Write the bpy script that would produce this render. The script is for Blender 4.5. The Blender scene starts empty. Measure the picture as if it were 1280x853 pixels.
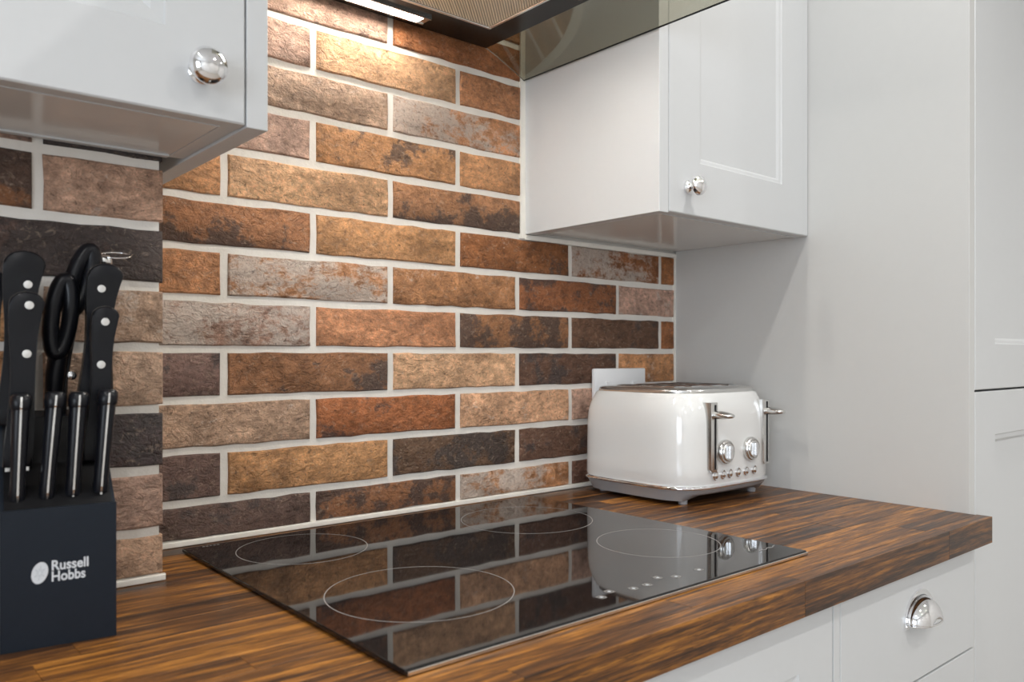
import bpy, bmesh, math, random
from mathutils import Vector, Matrix

S = bpy.context.scene
C = S.collection
rnd = random.Random(7)

# ------------------------------------------------------------------ camera
W_PX, H_PX = 1280, 853
F_PX, CY_PX, YAW = 1006.9, 444.1, 40.32
cam_d = bpy.data.cameras.new('camera')
cam = bpy.data.objects.new('camera', cam_d)
C.objects.link(cam)
cam.location = (-0.339, -1.0736, 0.2489)
cam.rotation_euler = (math.radians(90), 0, math.radians(-YAW))
cam_d.sensor_width = 36
cam_d.lens = F_PX * 36 / W_PX
cam_d.shift_y = (CY_PX - H_PX / 2) / W_PX
cam_d.clip_start = 0.02
cam_d.dof.use_dof = True
cam_d.dof.focus_distance = 1.15
cam_d.dof.aperture_fstop = 7.1
S.camera = cam

# ------------------------------------------------------------------ world, lights, exposure
w = bpy.data.worlds.new('world')
S.world = w
w.use_nodes = True
w.node_tree.nodes['Background'].inputs[0].default_value = (0.75, 0.86, 1.0, 1)
w.node_tree.nodes['Background'].inputs[1].default_value = 0.6
S.view_settings.view_transform = 'Standard'
S.view_settings.look = 'None'
S.view_settings.exposure = -0.14
S.view_settings.gamma = 1.0
S.view_settings.use_curve_mapping = False
FLOOR, CEIL = -0.90, 1.50
WHITE = (1.0, 0.975, 0.935)
DAY = (0.80, 0.89, 1.0)


def area(name, loc, rot, size, energy, color, shape='DISK', size_y=None, spread=180):
    d = bpy.data.lights.new(name, 'AREA')
    d.shape = shape
    d.size = size
    if size_y:
        d.size_y = size_y
    d.energy = energy
    d.color = color
    d.spread = math.radians(spread)
    o = bpy.data.objects.new(name, d)
    C.objects.link(o)
    o.location = loc
    o.rotation_euler = rot
    return o


for lx, ly, e in ((0.62, -0.76, 6.2), (-0.75, -0.80, 2.5), (0.67, -1.75, 5.2), (-0.75, -1.75, 6.5), (1.90, -1.75, 6),
                  (0.67, -2.75, 6.5), (-0.75, -2.75, 7), (1.90, -2.75, 6.5)):
    area('downlight', (lx, ly, CEIL - 0.012), (0, 0, 0), 0.05, e, WHITE, spread=150)
area('window_daylight', (-2.15, -2.1, 0.45), (0, math.radians(-90), 0), 1.1, 38, DAY, 'RECTANGLE', 1.3)

# ------------------------------------------------------------------ material helpers


def new_mat(name):
    m = bpy.data.materials.new(name)
    m.use_nodes = True
    nt = m.node_tree
    return m, nt, nt.nodes['Principled BSDF']


def nd(nt, typ, **kw):
    n = nt.nodes.new(typ)
    for k, v in kw.items():
        setattr(n, k, v)
    return n


def setin(n, **kw):
    for k, v in kw.items():
        n.inputs[k.replace('_', ' ')].default_value = v


def lk(nt, a, b):
    nt.links.new(a, b)


def math_n(nt, op, a, b=None, clamp=False):
    n = nd(nt, 'ShaderNodeMath', operation=op, use_clamp=clamp)
    for i, x in enumerate((a, b)):
        if x is None:
            continue
        if isinstance(x, (int, float)):
            n.inputs[i].default_value = x
        else:
            lk(nt, x, n.inputs[i])
    return n.outputs[0]


def noise(nt, vec, scale, detail=3.0, rough=0.55, dist=0.0):
    n = nd(nt, 'ShaderNodeTexNoise')
    setin(n, Scale=scale, Detail=detail, Roughness=rough, Distortion=dist)
    if vec is not None:
        lk(nt, vec, n.inputs['Vector'])
    return n.outputs['Fac']


def smooth(nt, x, lo, hi):
    n = nd(nt, 'ShaderNodeMapRange', interpolation_type='SMOOTHSTEP')
    n.inputs['From Min'].default_value = lo
    n.inputs['From Max'].default_value = hi
    lk(nt, x, n.inputs['Value'])
    return n.outputs['Result']


def mixc(nt, fac, a, b, mode='MIX'):
    n = nd(nt, 'ShaderNodeMix', data_type='RGBA', blend_type=mode)
    for key, x in ((0, fac), (6, a), (7, b)):
        if isinstance(x, (int, float)):
            n.inputs[key].default_value = x
        elif isinstance(x, tuple):
            n.inputs[key].default_value = (*x, 1) if len(x) == 3 else x
        else:
            lk(nt, x, n.inputs[key])
    return n.outputs[2]


def bump(nt, bsdf, h, strength, dist, prev=None):
    n = nd(nt, 'ShaderNodeBump')
    n.inputs['Strength'].default_value = strength
    n.inputs['Distance'].default_value = dist
    lk(nt, h, n.inputs['Height'])
    if prev is not None:
        lk(nt, prev, n.inputs['Normal'])
    if bsdf is not None:
        lk(nt, n.outputs[0], bsdf.inputs['Normal'])
    return n.outputs[0]


def srgb(r, g, b):
    f = lambda c: (c / 255 / 12.92) if c / 255 <= 0.04045 else ((c / 255 + 0.055) / 1.055) ** 2.4
    return (f(r), f(g), f(b))


def simple(name, col, rough=0.5, metal=0.0, var=0.0, bump_s=0.0, scale=40, ior=1.5, coat=0.0):
    m, nt, b = new_mat(name)
    b.inputs['Roughness'].default_value = rough
    b.inputs['Metallic'].default_value = metal
    b.inputs['IOR'].default_value = ior
    b.inputs['Coat Weight'].default_value = coat
    tc = nd(nt, 'ShaderNodeTexCoord').outputs['Object']
    nz = noise(nt, tc, scale, 3)
    lo = tuple(c * (1 - var) for c in col)
    hi = tuple(min(1, c * (1 + var)) for c in col)
    lk(nt, mixc(nt, nz, lo, hi), b.inputs['Base Color'])
    if bump_s:
        bump(nt, b, nz, bump_s, 0.002)
    return m


M = {}
M['paint'] = simple('satin_paint', (0.625, 0.635, 0.64), 0.38, var=0.012, bump_s=0.02, scale=90)
M['paint_gloss'] = simple('gloss_laminate', (0.74, 0.735, 0.72), 0.16, var=0.012, scale=60)
M['panel'] = simple('paint_shaded_copy', (0.60, 0.60, 0.585), 0.45, var=0.012, bump_s=0.02, scale=70)  # door paint again, its shading put in as a darker, warmer colour
M['gap'] = simple('painted_gap_shade', (0.05, 0.05, 0.05), 0.8, var=0.1)  # dark colour standing in for the shade between doors
M['wall'] = simple('white_wall', (0.78, 0.77, 0.75), 0.8, var=0.02, bump_s=0.05)
M['ceiling'] = simple('white_ceiling', (0.85, 0.85, 0.84), 0.85, var=0.01)
M['floor'] = simple('floor_laminate', (0.40, 0.36, 0.32), 0.4, var=0.12, scale=6)
M['chrome'] = simple('chrome', (0.86, 0.86, 0.87), 0.05, 1.0, var=0.01)
M['steel'] = simple('brushed_steel', (0.72, 0.715, 0.70), 0.24, 1.0, var=0.05, bump_s=0.03, scale=120)
M['black'] = simple('black_plastic', (0.007, 0.007, 0.008), 0.4, var=0.1, scale=60, ior=1.3)
M['dark_steel'] = simple('dull_dark_steel', (0.16, 0.145, 0.13), 0.4, 1.0, var=0.1)
M['handle'] = simple('black_handle', (0.0055, 0.0060, 0.0085), 0.30, var=0.2, scale=80, ior=1.33)
M['block'] = simple('navy_black_block', (0.0105, 0.0150, 0.0225), 0.42, var=0.12, bump_s=0.03, scale=150, ior=1.30)
M['hood_black'] = simple('black_enamel', (0.010, 0.009, 0.008), 0.25, var=0.1, ior=1.32)
M['cream'] = simple('cream_enamel', (0.76, 0.765, 0.755), 0.13, var=0.01, coat=0.4)
M['base_grey'] = simple('grey_plastic', (0.36, 0.36, 0.37), 0.35, var=0.03)
M['socket'] = simple('white_plastic', (0.78, 0.79, 0.81), 0.3, var=0.01)
M['print'] = simple('white_print', (0.60, 0.63, 0.66), 0.5, var=0.03)
M['print_grey'] = simple('grey_print', (0.27, 0.26, 0.25), 0.4, var=0.05)
M['mark'] = simple('grey_mark', (0.36, 0.40, 0.44), 0.5, var=0.05)
M['bead'] = simple('cream_silicone', (0.88, 0.85, 0.78), 0.35, var=0.06, bump_s=0.15, scale=60)


def led_mat(name, power):
    m, nt, b = new_mat(name)
    b.inputs['Base Color'].default_value = (0.9, 0.88, 0.84, 1)
    b.inputs['Emission Color'].default_value = (1.0, 0.95, 0.87, 1)
    b.inputs['Emission Strength'].default_value = power
    return m


M['led_back'] = led_mat('led_diffuser_back', 54)
M['led_added'] = led_mat('led_diffuser_added', 180)  # extra strip out of view, added to light cabinet side and hob


def glass_mat():
    m, nt, b = new_mat('smoked_glass')
    b.inputs['Base Color'].default_value = (0.56, 0.545, 0.45, 1)
    b.inputs['Transmission Weight'].default_value = 1.0
    b.inputs['Roughness'].default_value = 0.0
    b.inputs['IOR'].default_value = 1.45
    return m


M['glass'] = glass_mat()


def hob_mat():
    m, nt, b = new_mat('black_ceramic_glass')
    tc = nd(nt, 'ShaderNodeTexCoord').outputs['Object']
    lk(nt, mixc(nt, noise(nt, tc, 300, 2), (0.006, 0.005, 0.005), (0.012, 0.010, 0.010)), b.inputs['Base Color'])
    b.inputs['Roughness'].default_value = 0.035
    b.inputs['IOR'].default_value = 1.48
    return m


M['hob'] = hob_mat()


def mesh_mat():
    m, nt, b = new_mat('metal_filter_mesh')
    tc = nd(nt, 'ShaderNodeTexCoord').outputs['Object']
    wv = nd(nt, 'ShaderNodeTexWave', bands_direction='DIAGONAL')
    setin(wv, Scale=115.0, Distortion=0.0)
    mp = nd(nt, 'ShaderNodeMapping')
    mp.inputs['Scale'].default_value = (1, -1, 0)
    lk(nt, tc, mp.inputs['Vector'])
    lk(nt, mp.outputs[0], wv.inputs['Vector'])
    b.inputs['Metallic'].default_value = 0.35
    b.inputs['Roughness'].default_value = 0.5
    lk(nt, mixc(nt, wv.outputs['Fac'], (0.40, 0.33, 0.24), (0.95, 0.86, 0.70)), b.inputs['Base Color'])
    bump(nt, b, wv.outputs['Fac'], 0.6, 0.002)
    return m


M['mesh'] = mesh_mat()


def brick_mat():
    m, nt, b = new_mat('rustic_brick')
    at = lambda n: nd(nt, 'ShaderNodeAttribute', attribute_type='OBJECT', attribute_name=n)
    tint = at('tint').outputs['Color']
    seed, dark, pale = (at(n).outputs['Fac'] for n in ('seed', 'dark', 'pale'))
    dgx, dgz, pgx, pgz = (at(n).outputs['Fac'] for n in ('dgx', 'dgz', 'pgx', 'pgz'))
    tc = nd(nt, 'ShaderNodeTexCoord').outputs['Object']
    sep = nd(nt, 'ShaderNodeSeparateXYZ')
    lk(nt, tc, sep.inputs[0])
    x = math_n(nt, 'MULTIPLY', sep.outputs[0], 8.0)      # about -1..1 over a whole brick
    z = math_n(nt, 'MULTIPLY', sep.outputs[2], 34.0)
    off = nd(nt, 'ShaderNodeCombineXYZ')
    lk(nt, seed, off.inputs[0])
    lk(nt, math_n(nt, 'MULTIPLY', seed, 1.7), off.inputs[1])
    lk(nt, math_n(nt, 'MULTIPLY', seed, 0.6), off.inputs[2])
    add = nd(nt, 'ShaderNodeVectorMath', operation='ADD')
    lk(nt, tc, add.inputs[0])
    lk(nt, off.outputs[0], add.inputs[1])
    v = add.outputs[0]
    st = nd(nt, 'ShaderNodeVectorMath', operation='MULTIPLY')
    lk(nt, v, st.inputs[0])
    st.inputs[1].default_value = (0.82, 1, 1.12)
    vs = st.outputs[0]
    big = noise(nt, v, 22, 5, 0.62)
    big2 = noise(nt, vs, 17, 6, 0.68, 0.4)
    mid = noise(nt, vs, 88, 7, 0.75)
    fine = noise(nt, v, 420, 3, 0.7)
    speck = noise(nt, v, 230, 2, 0.5)
    # tone variation of the fired clay
    tone = nd(nt, 'ShaderNodeMapRange')
    lk(nt, mid, tone.inputs['Value'])
    setin(tone, From_Min=0.28, From_Max=0.72, To_Min=0.45, To_Max=1.50)
    tone2 = nd(nt, 'ShaderNodeMapRange')
    lk(nt, big, tone2.inputs['Value'])
    setin(tone2, From_Min=0.3, From_Max=0.7, To_Min=0.62, To_Max=1.36)
    tf = nd(nt, 'ShaderNodeMapRange')
    lk(nt, fine, tf.inputs['Value'])
    setin(tf, From_Min=0.3, From_Max=0.7, To_Min=0.86, To_Max=1.14)
    tmul = math_n(nt, 'MULTIPLY', math_n(nt, 'MULTIPLY', tone.outputs[0], tone2.outputs[0]), tf.outputs[0])
    sc = nd(nt, 'ShaderNodeVectorMath', operation='SCALE')
    lk(nt, tint, sc.inputs[0])
    lk(nt, tmul, sc.inputs['Scale'])
    col = sc.outputs[0]
    # darker red veins
    col = mixc(nt, math_n(nt, 'MULTIPLY', smooth(nt, big2, 0.52, 0.70), 0.35), col, (0.13, 0.058, 0.032))
    # pale lime wash
    pv = math_n(nt, 'ADD', math_n(nt, 'MULTIPLY', math_n(nt, 'SUBTRACT', big2, 0.5), 2.6), math_n(nt, 'MULTIPLY', math_n(nt, 'SUBTRACT', mid, 0.5), 2.2))
    pv = math_n(nt, 'ADD', pv, math_n(nt, 'MULTIPLY', x, pgx))
    pv = math_n(nt, 'ADD', pv, math_n(nt, 'MULTIPLY', z, pgz))
    pv = math_n(nt, 'ADD', pv, math_n(nt, 'SUBTRACT', math_n(nt, 'MULTIPLY', pale, 2.0), 1.0))
    pf = math_n(nt, 'MULTIPLY', smooth(nt, pv, -0.12, 0.45), 0.82)
    pcol = mixc(nt, speck, (0.46, 0.37, 0.31), (0.74, 0.67, 0.60))
    col = mixc(nt, pf, col, pcol)
    # burnt black flashing
    dv = math_n(nt, 'ADD', math_n(nt, 'MULTIPLY', math_n(nt, 'SUBTRACT', big, 0.5), 3.4), math_n(nt, 'MULTIPLY', math_n(nt, 'SUBTRACT', mid, 0.5), 1.6))
    dv = math_n(nt, 'ADD', dv, math_n(nt, 'MULTIPLY', x, dgx))
    dv = math_n(nt, 'ADD', dv, math_n(nt, 'MULTIPLY', z, dgz))
    dv = math_n(nt, 'ADD', dv, math_n(nt, 'SUBTRACT', math_n(nt, 'MULTIPLY', dark, 2.9), 1.05))
    df = math_n(nt, 'MULTIPLY', smooth(nt, dv, -0.08, 0.38), 0.84)
    col = mixc(nt, df, col, mixc(nt, mid, (0.030, 0.026, 0.026), (0.085, 0.070, 0.066)))
    # tiny light grit
    col = mixc(nt, math_n(nt, 'MULTIPLY', smooth(nt, speck, 0.66, 0.76), 0.4), col, (0.62, 0.50, 0.40))
    # small pits and scorched grains
    pit = smooth(nt, noise(nt, v, 165, 4, 0.62, 0.5), 0.60, 0.70)
    col = mixc(nt, math_n(nt, 'MULTIPLY', pit, 0.60), col, (0.050, 0.028, 0.020))
    grain = smooth(nt, noise(nt, vs, 120, 5, 0.7, 1.0), 0.55, 0.68)
    col = mixc(nt, math_n(nt, 'MULTIPLY', grain, 0.26), col, (0.70, 0.52, 0.38))
    lk(nt, col, b.inputs['Base Color'])
    b.inputs['Roughness'].default_value = 0.55
    b.inputs['IOR'].default_value = 1.42
    ridge = math_n(nt, 'ABSOLUTE', math_n(nt, 'SUBTRACT', noise(nt, vs, 62, 5, 0.6, 0.8), 0.5))
    n1 = bump(nt, None, mid, 0.9, 0.0048)
    n2 = bump(nt, None, math_n(nt, 'MINIMUM', ridge, 0.10), 1.0, 0.0125, n1)
    n3 = bump(nt, None, noise(nt, vs, 26, 4, 0.6, 0.6), 0.8, 0.0065, n2)
    bump(nt, b, fine, 0.5, 0.0013, n3)
    return m


M['brick'] = brick_mat()


def mortar_mat():
    m, nt, b = new_mat('pale_mortar')
    tc = nd(nt, 'ShaderNodeTexCoord').outputs['Object']
    a = noise(nt, tc, 30, 4)
    f = noise(nt, tc, 350, 3, 0.7)
    col = mixc(nt, a, (0.70, 0.66, 0.60), (0.82, 0.785, 0.73))
    lk(nt, col, b.inputs['Base Color'])
    b.inputs['Roughness'].default_value = 0.75
    n1 = bump(nt, None, f, 0.35, 0.0012)
    bump(nt, b, noise(nt, tc, 90, 4), 0.35, 0.003, n1)
    return m


M['mortar'] = mortar_mat()


def wood_mat():
    m, nt, b = new_mat('oiled_walnut_staves')
    at = lambda n: nd(nt, 'ShaderNodeAttribute', attribute_type='OBJECT', attribute_name=n).outputs['Fac']
    seed, tone = at('seed'), at('tone')
    tc = nd(nt, 'ShaderNodeTexCoord').outputs['Object']
    off = nd(nt, 'ShaderNodeCombineXYZ')
    for i in range(3):
        lk(nt, math_n(nt, 'MULTIPLY', seed, (1.0, 1.9, 0.7)[i]), off.inputs[i])
    add = nd(nt, 'ShaderNodeVectorMath', operation='ADD')
    lk(nt, tc, add.inputs[0])
    lk(nt, off.outputs[0], add.inputs[1])
    st = nd(nt, 'ShaderNodeVectorMath', operation='MULTIPLY')
    lk(nt, add.outputs[0], st.inputs[0])
    st.inputs[1].default_value = (0.045, 0.85, 0.8)
    v = st.outputs[0]
    g1 = noise(nt, v, 55, 7, 0.68, 1.2)      # broad figure
    g2 = noise(nt, v, 260, 6, 0.70, 0.4)     # grain lines
    g3 = noise(nt, v, 700, 2, 0.6)           # pores
    val = math_n(nt, 'ADD', math_n(nt, 'MULTIPLY', g1, 0.58), math_n(nt, 'MULTIPLY', g2, 0.42))
    val = math_n(nt, 'ADD', math_n(nt, 'MULTIPLY', math_n(nt, 'SUBTRACT', val, 0.5), 1.75), 0.49)
    val = math_n(nt, 'ADD', val, tone)
    ramp = nd(nt, 'ShaderNodeValToRGB')
    lk(nt, val, ramp.inputs[0])
    cr = ramp.color_ramp
    cr.elements[0].position = 0.30
    cr.elements[0].color = (0.022, 0.011, 0.006, 1)
    cr.elements[1].position = 0.74
    cr.elements[1].color = (0.52, 0.225, 0.045, 1)
    for p, c in ((0.40, (0.062, 0.028, 0.013)), (0.51, (0.150, 0.060, 0.017)), (0.62, (0.32, 0.130, 0.024))):
        e = cr.elements.new(p)
        e.color = (*c, 1)
    col = mixc(nt, smooth(nt, g3, 0.56, 0.66), ramp.outputs[0], (0.03, 0.014, 0.007))
    col = mixc(nt, 0.7, ramp.outputs[0], col)
    lk(nt, col, b.inputs['Base Color'])
    b.inputs['Roughness'].default_value = 0.36
    b.inputs['IOR'].default_value = 1.36
    b.inputs['Coat Weight'].default_value = 0.10
    b.inputs['Coat Roughness'].default_value = 0.12
    bump(nt, b, g2, 0.10, 0.0012)
    return m


M['wood'] = wood_mat()

# ------------------------------------------------------------------ object helpers


def obj(name, bm, mat, parent=None, smooth_deg=None, props=None, loc=None):
    me = bpy.data.meshes.new(name)
    bmesh.ops.recalc_face_normals(bm, faces=bm.faces)
    bm.to_mesh(me)
    bm.free()
    me.materials.append(M[mat] if isinstance(mat, str) else mat)
    return link(name, me, parent, smooth_deg, props, loc)


def link(name, me, parent=None, smooth_deg=None, props=None, loc=None):
    if smooth_deg:
        me.shade_smooth()
        me.set_sharp_from_angle(angle=math.radians(smooth_deg))
    o = bpy.data.objects.new(name, me)
    C.objects.link(o)
    if loc is not None:
        o.location = loc
    if parent is not None:
        o.parent = parent
        mw = parent_world(parent)
        o.matrix_parent_inverse = mw.inverted()
    for k, v in (props or {}).items():
        o[k] = v
    return o


def parent_world(o):
    m = Matrix.LocRotScale(o.location, o.rotation_euler, o.scale)
    if o.parent:
        m = parent_world(o.parent) @ o.matrix_parent_inverse @ m
    return m


def thing(name, label, cat, loc=(0, 0, 0), group=None):
    o = bpy.data.objects.new(name, None)
    C.objects.link(o)
    o.empty_display_size = 0.05
    o.location = loc
    o['label'] = label
    o['category'] = cat
    if group:
        o['group'] = group
    return o


def tag(o, label, cat, group=None):
    o['label'] = label
    o['category'] = cat
    if group:
        o['group'] = group
    return o


def structure(o):
    o['kind'] = 'structure'
    return o


def add_box(bm, x0, x1, y0, y1, z0, z1, bev=0.0):
    r = bmesh.ops.create_cube(bm, size=1.0)
    vs = r['verts']
    for v in vs:
        v.co.x = x0 if v.co.x < 0 else x1
        v.co.y = y0 if v.co.y < 0 else y1
        v.co.z = z0 if v.co.z < 0 else z1
    if bev:
        es = {e for v in vs for e in v.link_edges}
        bmesh.ops.bevel(bm, geom=list(es), offset=bev, segments=2, profile=0.5, affect='EDGES', clamp_overlap=True)
    return bm


def box(*a, bev=0.0):
    return add_box(bmesh.new(), *a, bev=bev)


def add_rings(bm, rings, cap=True, closed=True):
    """loft a list of rings (each a list of Vectors of equal length)"""
    vr = [[bm.verts.new(p) for p in r] for r in rings]
    n = len(vr[0])
    for a, b in zip(vr, vr[1:]):
        for i in range(n if closed else n - 1):
            j = (i + 1) % n
            bm.faces.new((a[i], a[j], b[j], b[i]))
    if cap:
        bm.faces.new(vr[0])
        bm.faces.new(vr[-1])
    return bm


def lathe(profile, origin, axis='Z', n=40):
    """profile: list of (radius, height) along axis from origin"""
    ax = {'Z': (Vector((1, 0, 0)), Vector((0, 1, 0)), Vector((0, 0, 1))),
          '-Y': (Vector((1, 0, 0)), Vector((0, 0, 1)), Vector((0, -1, 0)))}[axis]
    o = Vector(origin)
    rings = []
    for r, h in profile:
        rings.append([o + ax[2] * h + (ax[0] * math.cos(2 * math.pi * i / n) + ax[1] * math.sin(2 * math.pi * i / n)) * max(r, 1e-5) for i in range(n)])
    return add_rings(bmesh.new(), rings)


def prism_xz(pts, y0, y1, bev=0.0):
    """outline in (x, z) extruded from y0 to y1"""
    bm = bmesh.new()
    add_rings(bm, [[Vector((x, y0, z)) for x, z in pts], [Vector((x, y1, z)) for x, z in pts]])
    if bev:
        es = [e for e in bm.edges if abs(e.verts[0].co.y - e.verts[1].co.y) < 1e-7]
        bmesh.ops.bevel(bm, geom=es, offset=bev, segments=2, profile=0.5, affect='EDGES')
    return bm


def tube(path, r, n=10, closed=False):
    """round tube along a list of points"""
    P = [Vector(p) for p in path]
    m = len(P)
    rings = []
    up = Vector((0.13, 0.2, 0.97)).normalized()
    for i in range(m):
        t = (P[(i + 1) % m] - P[i - 1]) if closed else (P[min(i + 1, m - 1)] - P[max(i - 1, 0)])
        t.normalize()
        a = t.cross(up)
        if a.length < 1e-4:
            a = t.cross(Vector((1, 0, 0)))
        a.normalize()
        bb = t.cross(a)
        rr = r[i] if isinstance(r, (list, tuple)) else r
        rings.append([P[i] + (a * math.cos(2 * math.pi * k / n) + bb * math.sin(2 * math.pi * k / n)) * rr for k in range(n)])
    bm = bmesh.new()
    if closed:
        rings.append(rings[0])
        add_rings(bm, rings, cap=False)
        bmesh.ops.remove_doubles(bm, verts=bm.verts, dist=1e-7)
    else:
        add_rings(bm, rings)
    return bm


def ring_flat(cx, cy, z, r, wd, h, n=96):
    prof = [(r - wd / 2, 0), (r + wd / 2, 0), (r + wd / 2, h), (r - wd / 2, h)]
    bm = bmesh.new()
    vs = [[bm.verts.new((cx + p[0] * math.cos(2 * math.pi * i / n), cy + p[0] * math.sin(2 * math.pi * i / n), z + p[1])) for p in prof] for i in range(n)]
    for i in range(n):
        j = (i + 1) % n
        for k in range(4):
            l = (k + 1) % 4
            bm.faces.new((vs[i][k], vs[j][k], vs[j][l], vs[i][l]))
    return bm


def text_mesh(name, body, size, mat, parent, loc, rot, extrude=0.0001, offset=0.0, shear=0.0, width=None):
    cu = bpy.data.curves.new(name, 'FONT')
    cu.body = body
    cu.size = size
    cu.extrude = extrude
    cu.offset = offset
    cu.shear = shear
    tmp = bpy.data.objects.new(name + '_tmp', cu)
    C.objects.link(tmp)
    bpy.context.view_layer.update()
    me = bpy.data.meshes.new_from_object(tmp.evaluated_get(bpy.context.evaluated_depsgraph_get()))
    bpy.data.objects.remove(tmp)
    xs = [v.co.x for v in me.vertices]
    x0, wd = min(xs), max(xs) - min(xs)
    k = width / wd if width else 1.0
    for v in me.vertices:
        v.co.x = (v.co.x - x0) * k
    me.materials.clear()
    me.materials.append(M[mat])
    me.transform(Matrix.LocRotScale(Vector(loc), rot, None))
    me.name = name
    return link(name, me, parent)


# ------------------------------------------------------------------ room shell
X_L, X_R, Y_F = -2.2, 2.7, -3.3
structure(obj('floor', box(X_L, X_R, Y_F, 0.12, FLOOR - 0.05, FLOOR), 'floor'))
structure(obj('ceiling', box(X_L, X_R, Y_F, 0.12, CEIL, CEIL + 0.05), 'ceiling'))
wl = structure(obj('wall_left', box(X_L - 0.1, X_L, Y_F, 0.12, FLOOR, CEIL), 'wall'))
structure(obj('wall_right', box(X_R, X_R + 0.1, Y_F, 0.12, FLOOR, CEIL), 'wall'))
structure(obj('wall_front', box(X_L, X_R, Y_F - 0.1, Y_F, FLOOR, CEIL), 'wall'))

# window in the left wall: frame around the daylight opening
wf = bmesh.new()
for a in ((-2.80, -2.75, -0.15, 1.05), (-1.45, -1.40, -0.15, 1.05), (-2.12, -2.08, -0.15, 1.05)):
    add_box(wf, X_L, X_L + 0.035, a[0], a[1], a[2], a[3])
add_box(wf, X_L, X_L + 0.035, -2.80, -1.40, -0.20, -0.15)
add_box(wf, X_L, X_L + 0.035, -2.80, -1.40, 1.05, 1.10)
structure(obj('window_1', wf, 'paint'))

# ------------------------------------------------------------------ brick walls
ROW0, PITCH, JT = 0.0556, 0.0671, 0.0104
HALF, J0 = 0.13, 0.0663
PIER_X, PIER_Y, WALL_R = -0.0567, -0.145, 1.0238
wall_back = structure(obj('wall_back', box(X_L, X_R, 0.0035, 0.12, FLOOR, CEIL), 'mortar'))
wall_pier = structure(obj('wall_pier', box(X_L + 0.001, PIER_X - 0.0035, PIER_Y + 0.0035, 0.0030, 0.0005, CEIL), 'mortar'))

PAL = {
    'O': (0.65, 0.345, 0.150), 'T': (0.75, 0.435, 0.235), 'B': (0.45, 0.205, 0.092), 'R': (0.42, 0.160, 0.060),
    'D': (0.185, 0.095, 0.058), 'M': (0.55, 0.350, 0.255), 'V': (0.215, 0.130, 0.105), 'P': (0.59, 0.285, 0.130),
    'N': (0.58, 0.360, 0.245), 'S': (0.125, 0.095, 0.092),
}


def make_brick(x0, x1, z0, z1, yf, depth, code, parent, dark=0.12, pale=0.12, dgx=0.0, dgz=0.0, pgx=0.0, pgz=0.0, jl=True, jr=True):
    """one brick slip with a wandering outline and a rounded arris; front face at y = yf, facing -y"""
    L, H = x1 - x0, z1 - z0
    nx = max(2, int(round(L / 0.028)))
    pts = []
    j = lambda s: rnd.uniform(-s, s)
    for i in range(nx):
        pts.append((x0 + L * i / nx, z0 + (j(0.0011) if i else 0)))
    for i in range(2):
        pts.append((x1 + (j(0.0009) if jr else 0), z0 + H * i / 2))
    for i in range(nx):
        pts.append((x1 - L * i / nx, z1 + (j(0.0013) if i else 0)))
    for i in range(2):
        pts.append((x0 + (j(0.0009) if jl else 0), z1 - H * i / 2))
    cx, cz = (x0 + x1) / 2, (z0 + z1) / 2
    bm = bmesh.new()
    tl = j(0.0009)

    def ring(ins, y, wob):
        out = []
        for px, pz in pts:
            dx, dz = px - cx, pz - cz
            out.append(Vector((dx * (1 - 2 * ins / L), y + (j(wob) if wob else 0) + tl * dx / L, dz * (1 - 2 * ins / H))))
        return out
    add_rings(bm, [ring(0, depth, 0), ring(0, 0.0022, 0.0004), ring(0.0018, 0.0, 0.0005)])
    # a row of inner vertices keeps the face from being dead flat
    c = rnd.uniform(0.85, 1.15)
    tint = tuple(v * c * rnd.uniform(0.95, 1.05) for v in PAL[code])
    return obj('brick', bm, 'brick', parent, 50,
               dict(tint=tint, seed=rnd.uniform(0, 40), dark=dark, pale=pale, dgx=dgx, dgz=dgz, pgx=pgx, pgz=pgz),
               loc=(cx, yf, cz))


def brick_row(r, X0, X1, joints, specs, yf, parent, depth=0.012):
    z0 = 0.0085 if r == 0 else ROW0 + PITCH * (r - 1) + JT / 2
    z1 = ROW0 + PITCH * r - JT / 2
    edges = [X0] + [q for q in joints if X0 + 0.012 < q < X1 - 0.012] + [X1]
    for i in range(len(edges) - 1):
        a = edges[i] + (JT / 2 if i else 0)
        b = edges[i + 1] - (JT / 2 if i < len(edges) - 2 else 0)
        sp = specs[i] if i < len(specs) else ('B', {})
        make_brick(a, b, z0, z1, yf, depth, sp[0], parent, jl=i > 0, jr=i < len(edges) - 2, **sp[1])


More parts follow.
